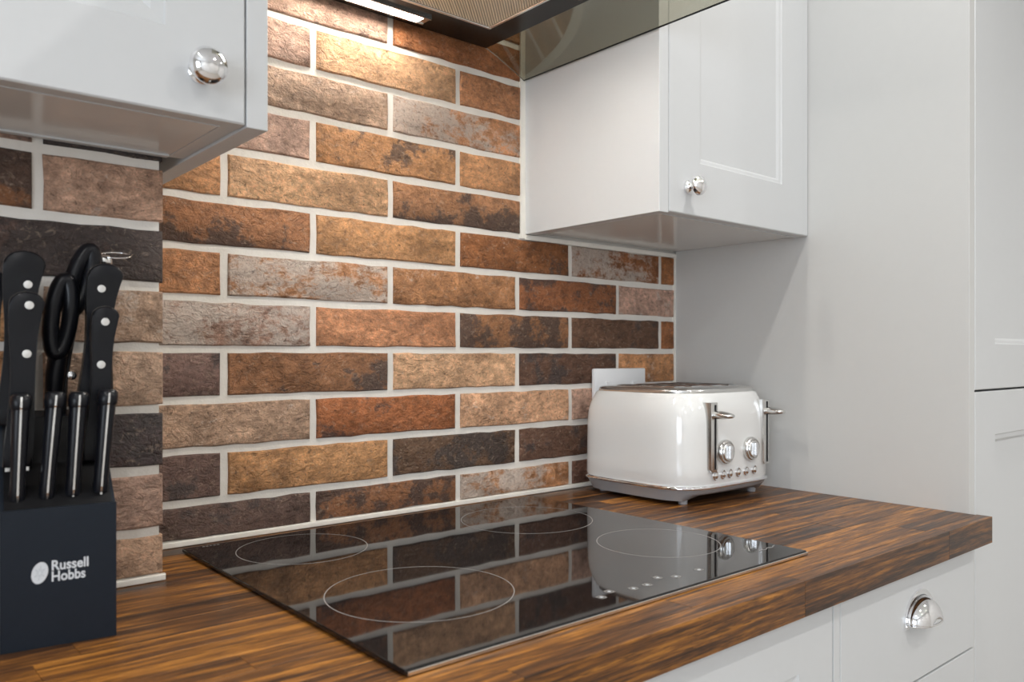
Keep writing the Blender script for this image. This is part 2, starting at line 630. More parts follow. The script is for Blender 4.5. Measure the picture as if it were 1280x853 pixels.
A_J = [J0 + HALF * 2 * k for k in range(-1, 5)]
B_J = [J0 + HALF + HALF * 2 * k for k in range(-1, 5)]
E_ = {}
ROWS = {
    13: [('B', E_), ('M', dict(dark=.2)), ('O', E_)],
    12: [('M', E_), ('R', dict(dark=.2)), ('B', dict(pale=.2))],
    11: [('M', dict(dark=.15)), ('M', dict(dark=.22, pale=.15)), ('R', dict(dark=.25, pale=.15))],
    10: [('M', dict(pale=.32)), ('T', dict(dark=.05, pale=.12)), ('B', dict(pale=.16, dark=.16))],
    9: [('B', E_), ('M', dict(pale=.36, dark=.1)), ('P', dict(pale=.60, dark=.02, pgx=-.30))],
    8: [('M', dict(pale=.30)), ('P', dict(dark=.30, dgz=.12, dgx=.1, pale=.14)), ('O', dict(dark=.03))],
    7: [('O', dict(dark=.04, pale=.1)), ('T', dict(dark=.06, pale=.15)), ('P', dict(dark=.36, dgz=-.45, pale=.08))],
    6: [('B', dict(dark=.34, dgz=-.45, dgx=-.15)), ('O', dict(dark=.05, pale=.18)), ('R', dict(dark=.24, dgx=.3, pale=.22, pgz=.35)), ('R', dict(pale=.62, dark=.05, pgx=-.35)), ('R', E_)],
    5: [('P', dict(dark=.05, pale=.08)), ('P', dict(pale=.64, dark=.03)), ('B', dict(pale=.30, pgz=.4, dark=.16, dgz=-.2)), ('R', dict(dark=.38)), ('M', dict(pale=.44))],
    4: [('N', dict(pale=.66, dark=.02)), ('P', dict(dark=.10, pale=.08)), ('B', dict(dark=.42, dgx=.1)), ('D', dict(dark=.26, pale=.2)), ('R', dict(dark=.2))],
    3: [('V', dict(pale=.30, dark=.28)), ('B', dict(dark=.36, dgx=.2)), ('T', dict(dark=.03, pale=.06)), ('D', dict(dark=.36, pale=.05)), ('P', dict(pale=.3))],
    2: [('N', dict(pale=.42, dark=.05)), ('R', dict(dark=.30, dgz=-.2)), ('T', dict(pale=.34, dark=.04)), ('M', E_), ('B', E_)],
    1: [('V', dict(pale=.16, dark=.3)), ('O', dict(dark=.08, pale=.12)), ('D', dict(dark=.42, pale=.08)), ('D', dict(dark=.3)), ('D', E_)],
    0: [('V', dict(dark=.36, pale=.10)), ('B', dict(dark=.42)), ('P', dict(pale=.58, dark=.03, pgx=-.25)), ('D', dict(dark=.2)), ('D', E_)],
}
for r, specs in ROWS.items():
    brick_row(r, PIER_X if r < 7 else -0.0125, WALL_R - 0.003 if r < 7 else 0.592, A_J if r % 2 else B_J, specs, 0.0, wall_back)
PROWS = {
    7: [('M', E_), ('M', dict(dark=.4)), ('S', dict(dark=.5))],
    6: [('M', E_), ('B', dict(dark=.5, dgz=.3, pale=.2)), ('N', dict(pale=.28, dark=.12))],
    5: [('B', E_), ('V', dict(dark=.52, dgx=.35, pale=.12))],
    4: [('B', E_), ('O', E_), ('N', dict(pale=.46, dark=.03))],
    3: [('B', E_), ('P', dict(pale=.12, pgx=.1)), ('M', dict(pale=.30, dark=.05))],
    2: [('B', E_), ('S', dict(dark=.45, pale=.16))],
    1: [('B', E_), ('R', dict(dark=.14)), ('M', dict(pale=.06, dark=.15))],
    0: [('B', E_), ('N', dict(pale=.30, dark=.05))],
}
for r, specs in PROWS.items():
    js = [-0.178, -0.438, -0.698] if r in (7, 6, 4, 3, 1) else [-0.308, -0.568]
    brick_row(r, -0.828, PIER_X, sorted(js), [('O' if r % 3 else 'V', E_)] + specs, PIER_Y, wall_pier)

# silicone beads
bt = structure(obj('trim_1', prism_xz([(PIER_X, 0.0005), (0.93, 0.0005), (0.93, 0.0080), (PIER_X, 0.0080)], -0.0035, 0.004, 0.0012), 'bead'))
structure(obj('trim_2', prism_xz([(-0.828, 0.0005), (PIER_X + 0.002, 0.0005), (PIER_X + 0.002, 0.0075), (-0.828, 0.0075)], PIER_Y - 0.0035, PIER_Y + 0.004, 0.0012), 'bead'))
structure(obj('trim_3', prism_xz([(0.5915, 0.455), (0.6018, 0.455), (0.6018, 0.86), (0.5915, 0.86)], -0.002, 0.004), 'bead'))
structure(obj('trim_4', prism_xz([(WALL_R - 0.0045, 0.007), (WALL_R - 0.0002, 0.007), (WALL_R - 0.0002, 0.458), (WALL_R - 0.0045, 0.458)], -0.002, 0.004), 'bead'))
structure(obj('trim_5', prism_xz([(0.602, 0.4535), (WALL_R - 0.0002, 0.4535), (WALL_R - 0.0002, 0.4618), (0.602, 0.4618)], -0.003, 0.004), 'bead'))

# ------------------------------------------------------------------ worktop of solid wood staves
WT_X1, WT_Y0, WT_Y1 = 1.0235, 0.003, -0.6065
worktop = thing('worktop', 'thick glossy dark walnut stave worktop running under the brick splashback', 'worktop', (0.0, -0.30, -0.04))
ys = [WT_Y0 + (-0.584 - WT_Y0) * i / 14 for i in range(15)] + [WT_Y1]
for i in range(15):
    x = -0.85 - rnd.uniform(0, 0.3)
    end = WT_X1 if i < 14 else 1.0280
    while x < end - 0.01:
        ln = rnd.uniform(0.26, 0.56)
        x2 = x + ln
        if end - x2 < 0.14:
            x2 = end
        bm = box(-(x2 - x) / 2, (x2 - x) / 2, -(ys[i] - ys[i + 1]) / 2 + 0.00008, (ys[i] - ys[i + 1]) / 2 - 0.00008, -0.02, 0.02, bev=0.0004)
        t = rnd.gauss(0, 0.065)
        obj('stave', bm, 'wood', worktop, props=dict(seed=rnd.uniform(0, 50), tone=max(-0.10, min(0.12, t))),
            loc=((x + x2) / 2, (ys[i] + ys[i + 1]) / 2, -0.02))
        x = x2 + 0.00012

# ------------------------------------------------------------------ cabinets


def shaker_door(name, x0, x1, y, z0, z1, fl, fr, fb, ft, parent, th=0.019, rec=0.006, bw=0.010, mat='paint'):
    """framed door facing -y with a moulded step down to a recessed panel"""
    bm = bmesh.new()
    ox0, ox1, oz0, oz1 = x0 + fl, x1 - fr, z0 + fb, z1 - ft
    def rect(a, b, c, d, yy):
        return [Vector((a, yy, c)), Vector((b, yy, c)), Vector((b, yy, d)), Vector((a, yy, d))]
    e = 0.0015
    rings = [rect(x0, x1, z0, z1, y + th), rect(x0, x1, z0, z1, y + e), rect(x0 + e, x1 - e, z0 + e, z1 - e, y),
             rect(ox0, ox1, oz0, oz1, y), rect(ox0 + 0.0015, ox1 - 0.0015, oz0 + 0.0015, oz1 - 0.0015, y + 0.002),
             rect(ox0 + bw * 0.65, ox1 - bw * 0.65, oz0 + bw * 0.65, oz1 - bw * 0.65, y + 0.003),
             rect(ox0 + bw, ox1 - bw, oz0 + bw, oz1 - bw, y + rec)]
    add_rings(bm, rings)
    return obj(name, bm, mat, parent)


def knob(x, y, z, parent, s=1.0):
    ro = obj('knob', lathe([(0.0, 0), (0.0115 * s, 0), (0.0115 * s, 0.003 * s), (0.0085 * s, 0.0055 * s), (0.0062 * s, 0.009 * s), (0.0058 * s, 0.013 * s),
                            (0.0085 * s, 0.0165 * s), (0.0145 * s, 0.0185 * s), (0.0170 * s, 0.0215 * s), (0.0168 * s, 0.0245 * s),
                            (0.0145 * s, 0.0285 * s), (0.0095 * s, 0.0315 * s), (0.0045 * s, 0.0327 * s), (0, 0.0330 * s)], (x, y, z), '-Y'), 'chrome', parent, 40)
    ro['label'] = 'round polished chrome knob'
    return ro


# wall cabinet beside the tall unit
CB, CT = 0.4640, 1.185
CRX, CRY = 0.602, -0.303
cr_ = thing('wall_cabinet', 'white framed wall cabinet to the right of the extractor hood, above the toaster', 'cabinet', (0.81, -0.15, CB))
obj('end_panel', box(CRX, CRX + 0.0215, CRY, -0.001, CB - 0.001, CT, bev=0.0008), 'paint', cr_)
cb = bmesh.new()
add_box(cb, CRX + 0.0222, 1.0225, -0.2815, -0.004, CB + 0.0025, CT - 0.001)
obj('carcass', cb, 'paint_gloss', cr_)
obj('front_edging', box(CRX + 0.0225, 1.0200, -0.2830, -0.2816, CB + 0.0005, CB + 0.0045), 'paint', cr_)
dr = shaker_door('door', CRX + 0.0235, 1.0222, CRY, CB + 0.0015, CT, 0.075, 0.086, 0.083, 0.083, cr_)
knob(0.6705, CRY, 0.5075, dr, 0.92)

# wall cabinet on the brick pier
CLY = -0.325
cl_ = thing('wall_cabinet', 'light grey framed wall cabinet on the pier, left of the hood above the knives', 'cabinet', (-0.30, -0.22, CB))
CLB = 0.467
obj('end_panel', box(-0.0350, -0.0140, CLY, -0.001, CLB - 0.001, CT, bev=0.0008), 'paint', cl_)
obj('carcass', box(-0.64, -0.0525, CLY + 0.0215, PIER_Y - 0.0008, CLB + 0.0025, CT - 0.001), 'paint_gloss', cl_)
obj('filler_strip', box(-0.0520, -0.0354, CLY + 0.0215, PIER_Y - 0.0008, CLB + 0.0020, CT - 0.001), 'paint', cl_)
obj('front_edging', box(-0.64, -0.0535, CLY + 0.0200, CLY + 0.0214, CLB + 0.0005, CLB + 0.0045), 'paint', cl_)
obj('back_edging', box(-0.64, -0.0535, PIER_Y - 0.0100, PIER_Y - 0.0010, CLB + 0.0003, CLB + 0.0024), 'paint', cl_)
dl = shaker_door('door', -0.64, -0.0365, CLY, CLB + 0.0010, CT, 0.075, 0.073, 0.076, 0.076, cl_, bw=0.018)
knob(-0.0790, CLY, 0.5085, dl, 1.0)

# tall larder unit
TY = -0.5754
tall = thing('tall_unit', 'tall pale grey larder unit with framed doors standing at the right end of the worktop', 'cabinet', (1.33, -0.29, FLOOR))
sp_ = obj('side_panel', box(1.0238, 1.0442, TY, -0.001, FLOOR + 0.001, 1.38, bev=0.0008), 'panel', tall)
obj('carcass', box(1.0445, 1.62, TY + 0.022, -0.001, FLOOR + 0.10, 1.38), 'paint', tall)
obj('gap_shade_sheet', box(1.0448, 1.6195, TY + 0.0195, TY + 0.0218, -0.79, 1.375), 'gap', tall)  # dark sheet behind the doors, painting the shade in their gaps
shaker_door('door', 1.0462, 1.619, TY, 0.1932, 1.375, 0.084, 0.084, 0.074, 0.084, tall)
shaker_door('door', 1.0462, 1.619, TY, -0.79, 0.1900, 0.084, 0.084, 0.084, 0.072, tall, bw=0.014, rec=0.008)
obj('plinth', box(1.0445, 1.62, TY + 0.06, TY + 0.075, FLOOR + 0.001, FLOOR + 0.099), 'paint', tall)

# base cabinets
BY = -0.582
BT, BB = -0.0425, -0.79


def base_unit(label, x0, x1, loc):
    t = thing('base_cabinet', label, 'cabinet', loc)
    obj('carcass', box(x0, x1, BY + 0.0215, -0.001, BB, BT + 0.0015), 'paint', t)
    obj('plinth', box(x0, x1, BY + 0.06, BY + 0.075, FLOOR + 0.001, BB - 0.001), 'paint', t)
    return t


bd = base_unit('white drawer unit under the right end of the worktop with a chrome cup handle', 0.6050, 1.0234, (0.81, -0.29, FLOOR))
d1 = obj('drawer_front', box(0.6062, 1.0232, BY, BY + 0.020, -0.2048, BT - 0.0015, bev=0.0010), 'paint', bd)
d2 = obj('drawer_front', box(0.6062, 1.0232, BY, BY + 0.020, -0.488, -0.2078, bev=0.0010), 'paint', bd)
d3 = obj('drawer_front', box(0.6062, 1.0232, BY, BY + 0.020, BB, -0.491, bev=0.0010), 'paint', bd)


def cup_handle(cx, y, ztop, parent, wd=0.094, h=0.043):
    """half-dome cup pull: flange plate plus hollow shell"""
    n = 24
    bm = bmesh.new()
    fl = []
    a, hh = wd / 2, h
    outl = [(cx + a * math.cos(t), ztop - hh + hh * math.sin(t)) for t in [math.pi * i / n for i in range(n + 1)]]
    outl += [(cx - a, ztop - hh - 0.004), (cx - a + 0.010, ztop - hh - 0.004), (cx - a + 0.010, ztop - hh + 0.003)]
    inner = [(cx + (a - 0.007) * math.cos(t), ztop - hh + (hh - 0.007) * math.sin(t)) for t in [math.pi - math.pi * i / n for i in range(n + 1)]]
    outl += inner[1:-1] + [(cx + a - 0.010, ztop - hh + 0.003), (cx + a - 0.010, ztop - hh - 0.004), (cx + a, ztop - hh - 0.004)]
    plate = obj('cup_handle', prism_xz(outl, y, y - 0.0026), 'chrome', parent, 30)
    plate['label'] = 'polished chrome cup pull'
    rings = []
    m = 10
    for k in range(m + 1):
        ph = (math.pi / 2) * k / m
        # quarter dome: from flange (k=0) to front lip (k=m)
        rr = math.cos(ph * 0.94)
        yy = y - 0.002 - 0.024 * math.sin(ph * 0.94)
        rings.append([Vector((cx + (a - 0.006) * (0.30 + 0.70 * rr) * math.cos(t), yy, ztop - hh + (hh - 0.008) * (0.10 + 0.90 * rr) * math.sin(t)))
                      for t in [math.pi * i / n for i in range(n + 1)]])
    bm = bmesh.new()
    add_rings(bm, rings, cap=False, closed=False)
    o = obj('cup_shell', bm, 'chrome', plate, 50)
    md = o.modifiers.new('thickness', 'SOLIDIFY')
    md.thickness = 0.0016
    lip = tube([(cx + (a - 0.006) * math.cos(t), y - 0.0022 - 0.0242 * math.sin(t) ** 0.8 if math.sin(t) > 0 else y - 0.0022, ztop - hh + 0.001)
                for t in [math.pi * i / n for i in range(n + 1)]], 0.0013, 8)
    obj('cup_lip', lip, 'chrome', plate, 50)
    for sx in (-1, 1):
        obj('screw', lathe([(0, 0), (0.0022, 0), (0.0022, 0.0008), (0, 0.0012)], (cx + sx * (a - 0.005), y - 0.0026, ztop - hh - 0.0005), '-Y', 12), 'steel', plate)


cup_handle(0.8255, BY, -0.0790, d1)
bm_ = base_unit('white framed door base cabinet under the front edge of the hob', 0.0, 0.5885, (0.29, -0.29, FLOOR))
shaker_door('door', 0.0015, 0.5872, BY, BB, BT - 0.0015, 0.077, 0.077, 0.077, 0.0735, bm_)
obj('filler_strip', box(0.5892, 0.6044, BY, BY + 0.02, BB, BT - 0.0015, bev=0.0006), 'paint', bd)
bl_ = base_unit('white framed door base cabinet under the knife block end of the worktop', -0.60, -0.0010, (-0.30, -0.29, FLOOR))
shaker_door('door', -0.5985, -0.0022, BY, BB, BT - 0.0015, 0.077, 0.077, 0.077, 0.0735, bl_)

# ------------------------------------------------------------------ extractor hood
HX0, HX1, HY0, HY1, HZ = 0.081, 0.509, -0.0065, -0.33, 0.7682
GX0, GX1, GY0, GY1 = -0.007, 0.597, -0.0035, -0.49
gz = lambda x: 0.8080 - 0.83 * (x - 0.295) ** 2
hood = thing('extractor_hood', 'black extractor hood with curved smoked glass canopy over the hob', 'extractor hood', (0.295, -0.16, HZ))
N = 24
top = [(HX1 + (HX0 - HX1) * i / N) for i in range(N + 1)]
body = [(HX0, HZ), (HX1, HZ)] + [(x, gz(x) - 0.0006) for x in top]
obj('body', prism_xz(body, HY1, HY0), 'hood_black', hood, 30)
xs = [GX0 + (GX1 - GX0) * i / 40 for i in range(41)]
gl = [(x, gz(x)) for x in xs] + [(x, gz(x) + 0.004) for x in reversed(xs)]
obj('glass_canopy', prism_xz(gl, GY1, GY0), 'glass', hood, 30)
obj('chimney', box(0.165, 0.425, -0.255, -0.004, 0.8145, CEIL - 0.002, bev=0.002), 'steel', hood)
# back light strip with bezel, plus an unseen front strip added for brightness
for ly0, ly1, lm in ((-0.0465, -0.0275, 'led_back'), (-0.3190, -0.3000, 'led_added')):
    ls = obj('light_strip', box(0.133, 0.3570, ly0, ly1, HZ - 0.0012, HZ + 0.004), lm, hood)
    ls['label'] = 'glowing white light strip'
    fb = bmesh.new()
    add_box(fb, 0.125, 0.368, ly0 - 0.0036, ly0 - 0.0002, HZ - 0.0040, HZ + 0.001)
    add_box(fb, 0.125, 0.368, ly1 + 0.0002, ly1 + 0.0036, HZ - 0.0040, HZ + 0.001)
    add_box(fb, 0.3572, 0.368, ly0 - 0.0002, ly1 + 0.0002, HZ - 0.0025, HZ + 0.001)
    add_box(fb, 0.125, 0.1328, ly0 - 0.0002, ly1 + 0.0002, HZ - 0.0025, HZ + 0.001)
    obj('light_bezel', fb, 'steel', ls)
# metal grease filter
fx0, fx1, fy0, fy1 = 0.131, 0.4575, -0.0805, -0.290
fm = obj('grease_filter', box(fx0 + 0.004, fx1 - 0.004, fy1 + 0.004, fy0 - 0.004, HZ - 0.003, HZ + 0.004), 'mesh', hood)
fm['label'] = 'ribbed beige metal grease filter'
ff = bmesh.new()
add_box(ff, fx0, fx1, fy0 - 0.0055, fy0, HZ - 0.0055, HZ + 0.002, bev=0.001)
add_box(ff, fx0, fx1, fy1, fy1 + 0.0055, HZ - 0.0055, HZ + 0.002, bev=0.001)
add_box(ff, fx0, fx0 + 0.0055, fy1 + 0.0055, fy0 - 0.0055, HZ - 0.0055, HZ + 0.002, bev=0.001)
add_box(ff, fx1 - 0.0055, fx1, fy1 + 0.0055, fy0 - 0.0055, HZ - 0.0055, HZ + 0.002, bev=0.001)
obj('filter_frame', ff, 'steel', fm)

# ------------------------------------------------------------------ hob
HBX0, HBX1, HBY0, HBY1, HBZ = 0.0, 0.590, -0.0335, -0.546, 0.0055
hob = thing('ceramic_hob', 'flat black glass ceramic hob set on the wooden worktop', 'hob', (0.295, -0.29, 0.0))
obj('glass_top', box(HBX0, HBX1, HBY1, HBY0, 0.0012, HBZ, bev=0.0008), 'hob', hob)
obj('seal', box(HBX0 + 0.003, HBX1 - 0.003, HBY1 + 0.003, HBY0 - 0.003, 0.00005, 0.0012), 'black', hob)
obj('front_trim', box(HBX0 + 0.002, HBX1, HBY1 - 0.0022, HBY1 - 0.0002, 0.0008, HBZ - 0.0014, bev=0.0004), 'steel', hob)
for cx, cy, r in ((0.1172, -0.1286, 0.0800), (0.126, -0.3798, 0.0967), (0.4505, -0.177, 0.0970), (0.4832, -0.398, 0.0791)):
    o = obj('cooking_zone', ring_flat(cx, cy, HBZ, r, 0.0011, 0.00012), 'print_grey', hob)
    o['label'] = 'thin pale ring marking a cooking zone'
for ix, iy in ((0.2533, -0.5147), (0.2735, -0.5063), (0.3011, -0.5153), (0.322, -0.5159), (0.352, -0.5053), (0.3712, -0.5153), (0.4137, -0.5146)):
    bm = bmesh.new()
    s = 0.0048
    for a in ((ix - s, ix + s, iy - s, iy - s + 0.0016), (ix - s, ix + s, iy + s - 0.0016, iy + s), (ix - s, ix - s + 0.0016, iy - s, iy + s), (ix + s - 0.0016, ix + s, iy - s, iy + s)):
        add_box(bm, a[0], a[1], a[2], a[3], HBZ, HBZ + 0.00012)
    k = obj('touch_symbol', bm, 'print_grey', hob)
    bm = bmesh.new()
    add_box(bm, ix - 0.0018, ix + 0.0018, iy - 0.0018, iy + 0.0018, HBZ, HBZ + 0.00012)
    obj('symbol_dot', bm, 'print', k)
# unreadable small prints: a row of dashes at the back corner and a slanted script mark in front
for i in range(5):
    x = 0.0225 + i * 0.0046
    obj('print_mark', box(x, x + 0.0032, -0.0420, -0.0395, HBZ, HBZ + 0.0001), 'print_grey', hob)
pth = [(0.5420 + 0.040 * t, -0.5105 + 0.0016 * math.sin(t * 15) + 0.003 * t, HBZ + 0.0001) for t in [i / 40 for i in range(41)]]
obj('script_mark', tube(pth, 0.0005, 6), 'print_grey', hob)

# ------------------------------------------------------------------ double socket
sk = thing('wall_socket', 'white double wall socket half hidden behind the toaster', 'socket', (0.842, -0.006, 0.18))
fp = obj('faceplate', box(0.769, 0.9165, -0.0105, -0.0015, 0.137, 0.2232, bev=0.003), 'socket', sk, 40)
for sx in (0.804, 0.881):
    obj('rocker_switch', box(sx - 0.006, sx + 0.006, -0.0135, -0.0100, 0.180, 0.198, bev=0.001), 'socket', fp)
    for dx, dz, ww, hh in ((0, 0.018, 0.002, 0.004), (-0.011, 0, 0.0035, 0.002), (0.011, 0, 0.0035, 0.002)):
        obj('pin_hole', box(sx + dx - ww, sx + dx + ww, -0.0108, -0.0104, 0.156 + dz - hh, 0.156 + dz + hh), 'black', fp)

# ------------------------------------------------------------------ toaster
TCX, TCY, TA, TB = 0.8485, -0.1430, 0.1365, 0.1270
toaster = thing('toaster', 'cream four slice toaster with chrome levers and dials standing beside the hob', 'toaster', (TCX, TCY, 0.0))


def sup(a, b, n, z, m=96, zf=None):
    out = []
    for i in range(m):
        t = 2 * math.pi * (i + 0.5) / m
        ct, st = math.cos(t), math.sin(t)
        n_ = n if st > 0 else n * 0.76      # softer corners towards the controls
        x = a * math.copysign(abs(ct) ** (2 / n_), ct)
        y = b * math.copysign(abs(st) ** (2 / n_), st)
        out.append(Vector((TCX + x, TCY + y, z if zf is None else zf(x, y))))
    return out


EXP = 5.8
prof = [(0.0015, 0.0315), (0.0, 0.036), (0.0002, 0.06), (0.0006, 0.10), (0.0012, 0.132), (0.0024, 0.148), (0.0048, 0.160), (0.0080, 0.1695), (0.0108, 0.1760), (0.0130, 0.1815), (0.0160, 0.1842), (0.0200, 0.1850)]
body = obj('body', add_rings(bmesh.new(), [sup(TA - i, TB - i, EXP - 20 * i, z) for i, z in prof]), 'cream', toaster, 40)
cp = [(0.0165, 0.1840), (0.0160, 0.1860), (0.0165, 0.1895), (0.0190, 0.1920), (0.0240, 0.1930), (0.040, 0.1935), (0.065, 0.1938)]
plate = obj('top_plate', add_rings(bmesh.new(), [sup(TA - i, TB - i, 5.2, z) for i, z in cp]), 'steel', toaster, 40)
for sx in (-0.078, -0.030, 0.030, 0.078):
    so = obj('bread_slot', box(TCX + sx - 0.0135, TCX + sx + 0.0135, TCY - 0.066, TCY + 0.066, 0.1936, 0.1952, bev=0.0007), 'chrome', plate)
    obj('slot_opening', box(TCX + sx - 0.0105, TCX + sx + 0.0105, TCY - 0.063, TCY + 0.063, 0.1950, 0.1955), 'black', so)
rim = [(0.004, 0.0262), (-0.0022, 0.0268), (-0.0030, 0.0292), (-0.0018, 0.0318), (0.004, 0.0322)]
obj('chrome_rim', add_rings(bmesh.new(), [sup(TA - i, TB - i, EXP, z) for i, z in rim]), 'chrome', toaster, 60)


def skirt(base):
    def zf(x, y):
        k = max(0.0, min(1.0, (-y - TB + 0.030) / 0.012)) * max(0.0, min(1.0, (TA - 0.022 - abs(x)) / 0.012 + 0.0))
        return base + 0.0095 * k
    return zf


obj('base', add_rings(bmesh.new(), [sup(TA - 0.016, TB - 0.016, EXP, 0, zf=skirt(0.0062)), sup(TA - 0.009, TB - 0.009, EXP, 0, zf=skirt(0.0068)),
                                    sup(TA - 0.0035, TB - 0.0035, EXP, 0.0195), sup(TA - 0.0005, TB - 0.0005, EXP, 0.0262)]), 'base_grey', toaster, 45)
for sx in (-1, 1):
    for sy in (-1, 1):
        obj('foot', lathe([(0.0, 0.0002), (0.0072, 0.0002), (0.0076, 0.003), (0.0076, 0.017), (0, 0.017)], (TCX + sx * 0.100, TCY + sy * 0.090, 0), 'Z', 20), 'base_grey', toaster, 40)
yf = TCY - TB     # control face
for lx in (0.7790, 0.9370):
    dp = abs(lx - TCX) / TA
    yl = TCY - TB * (1 - dp ** (EXP * 0.76)) ** (1 / (EXP * 0.76))
    ch = obj('lever_track', prism_xz([(lx - 0.0105, 0.060), (lx - 0.0075, 0.0545), (lx + 0.0055, 0.0545), (lx + 0.0085, 0.060), (lx + 0.0085, 0.1700), (lx - 0.0105, 0.1700)], yl - 0.0070, yl + 0.022, 0.0022), 'steel', toaster, 30)
    obj('track_slot', box(lx - 0.0014, lx + 0.0026, yl - 0.0076, yl - 0.0066, 0.059, 0.1665), 'black', ch)
    bm = bmesh.new()
    rr = []
    for q, (dx, dy, a, h) in enumerate(((0, 0.000, 0.0090, 0.0066), (0, 0.006, 0.0108, 0.0072), (0, 0.016, 0.0112, 0.0064), (0, 0.026, 0.0102, 0.0050), (0, 0.032, 0.0070, 0.0032), (0, 0.0335, 0.0032, 0.0014))):
        rr.append([Vector((lx + 0.004 + a * math.cos(2 * math.pi * i / 20), yl - 0.0055 - dy, 0.1500 - 0.03 * dy + h * math.sin(2 * math.pi * i / 20))) for i in range(20)])
    obj('lever', add_rings(bm, rr), 'steel', ch, 50)
for kx in (0.8115, 0.8870):
    dk = obj('dial', lathe([(0, 0), (0.0205, 0), (0.0208, 0.004), (0.0198, 0.0075), (0.0185, 0.0092), (0.0172, 0.0092), (0.0165, 0.0080), (0.0156, 0.0080), (0.0150, 0.0102), (0.0138, 0.0112), (0, 0.0114)],
                           (kx, yf + 0.0005, 0.0860), '-Y', 40), 'steel', toaster, 35)
    obj('dial_pointer', box(kx - 0.0026, kx + 0.0026, yf - 0.0160, yf - 0.0105, 0.0750, 0.0970, bev=0.0008), 'chrome', dk)
for bx in (0.7860, 0.8075, 0.8270, 0.8510, 0.8745, 0.8970 + 0.002):
    bo = obj('push_button', lathe([(0, 0), (0.0080, 0), (0.0080, 0.0022), (0.0066, 0.0032), (0.0054, 0.0014), (0.0052, 0.0014), (0.0050, 0.0042), (0.0030, 0.0056), (0, 0.0058)],
                                  (bx, yf + 0.0008, 0.0482), '-Y', 24), 'chrome', toaster, 35)

# ------------------------------------------------------------------ knife block and knives
KR = math.radians(-7.0)
KO = Vector((-0.1440, -0.3010, 0.0))
KM = Matrix.Translation(KO) @ Matrix.Rotation(KR, 4, 'Z')


def kobj(name, bm, mat, parent, sm=None):
    bmesh.ops.transform(bm, matrix=KM, verts=bm.verts)
    return obj(name, bm, mat, parent, sm)


block = thing('knife_block', 'navy black knife block at the left with a white printed logo', 'knife block', tuple(KM @ Vector((-0.044, 0.06, 0))))
BW = 0.0875


def side_prism(prof, x0, x1):
    bm = bmesh.new()
    add_rings(bm, [[Vector((x0, y, z)) for y, z in prof], [Vector((x1, y, z)) for y, z in prof]])
    return bm


bb = side_prism([(0, 0.0002), (0.118, 0.0002), (0.118, 0.195), (0.080, 0.190), (0.055, 0.150), (0.0035, 0.1150), (0.0035, 0.1185), (0, 0.1185)], -BW, 0)
kobj('body', bb, 'block', block)
kobj('top_insert', side_prism([(0.0036, 0.1152), (0.055, 0.1502), (0.080, 0.1902), (0.080, 0.1912), (0.0545, 0.1512), (0.0036, 0.1162)], -BW + 0.003, -0.003), 'black', block)
# logo: printed disc with a faint mark, and two lines of lettering, on the front face
LX, LZ = -0.0588, 0.0640
el = lambda a, k: (LX + 0.0061 * k * math.cos(a) + 0.0012 * k * math.sin(a), LZ + 0.0091 * k * math.sin(a))
ld = kobj('logo_disc', prism_xz([el(2 * math.pi * i / 48, 1.0) for i in range(48)], -0.00015, 0.0), 'print', block)
bm = bmesh.new()
for q in range(12):
    a0 = 2 * math.pi * q / 12
    r1 = 0.66 if q % 2 else 0.45
    add_rings(bm, [[Vector((el(a0 + d, rr)[0], yy, el(a0 + d, rr)[1])) for rr, d in ((0.17, -.10), (r1, -.06), (r1, .06), (0.17, .10))] for yy in (-0.00015, -0.0002)])
kobj('logo_mark', bm, 'mark', ld)
for body_t, z, wd in (('Russell', 0.0650, 0.0280), ('Hobbs', 0.0556, 0.0256)):
    o = text_mesh('lettering', body_t, 0.0118, 'print', None, (-0.0500, -0.00012, z), Matrix.Rotation(math.radians(90), 3, 'X').to_quaternion(), 0.0001, 0.00028, width=wd)
    o.data.transform(KM)
    o.parent = block
    o.matrix_parent_inverse = parent_world(block).inverted()


def kw(p):
    """world point -> block frame"""
    return KM.inverted() @ Vector(p)


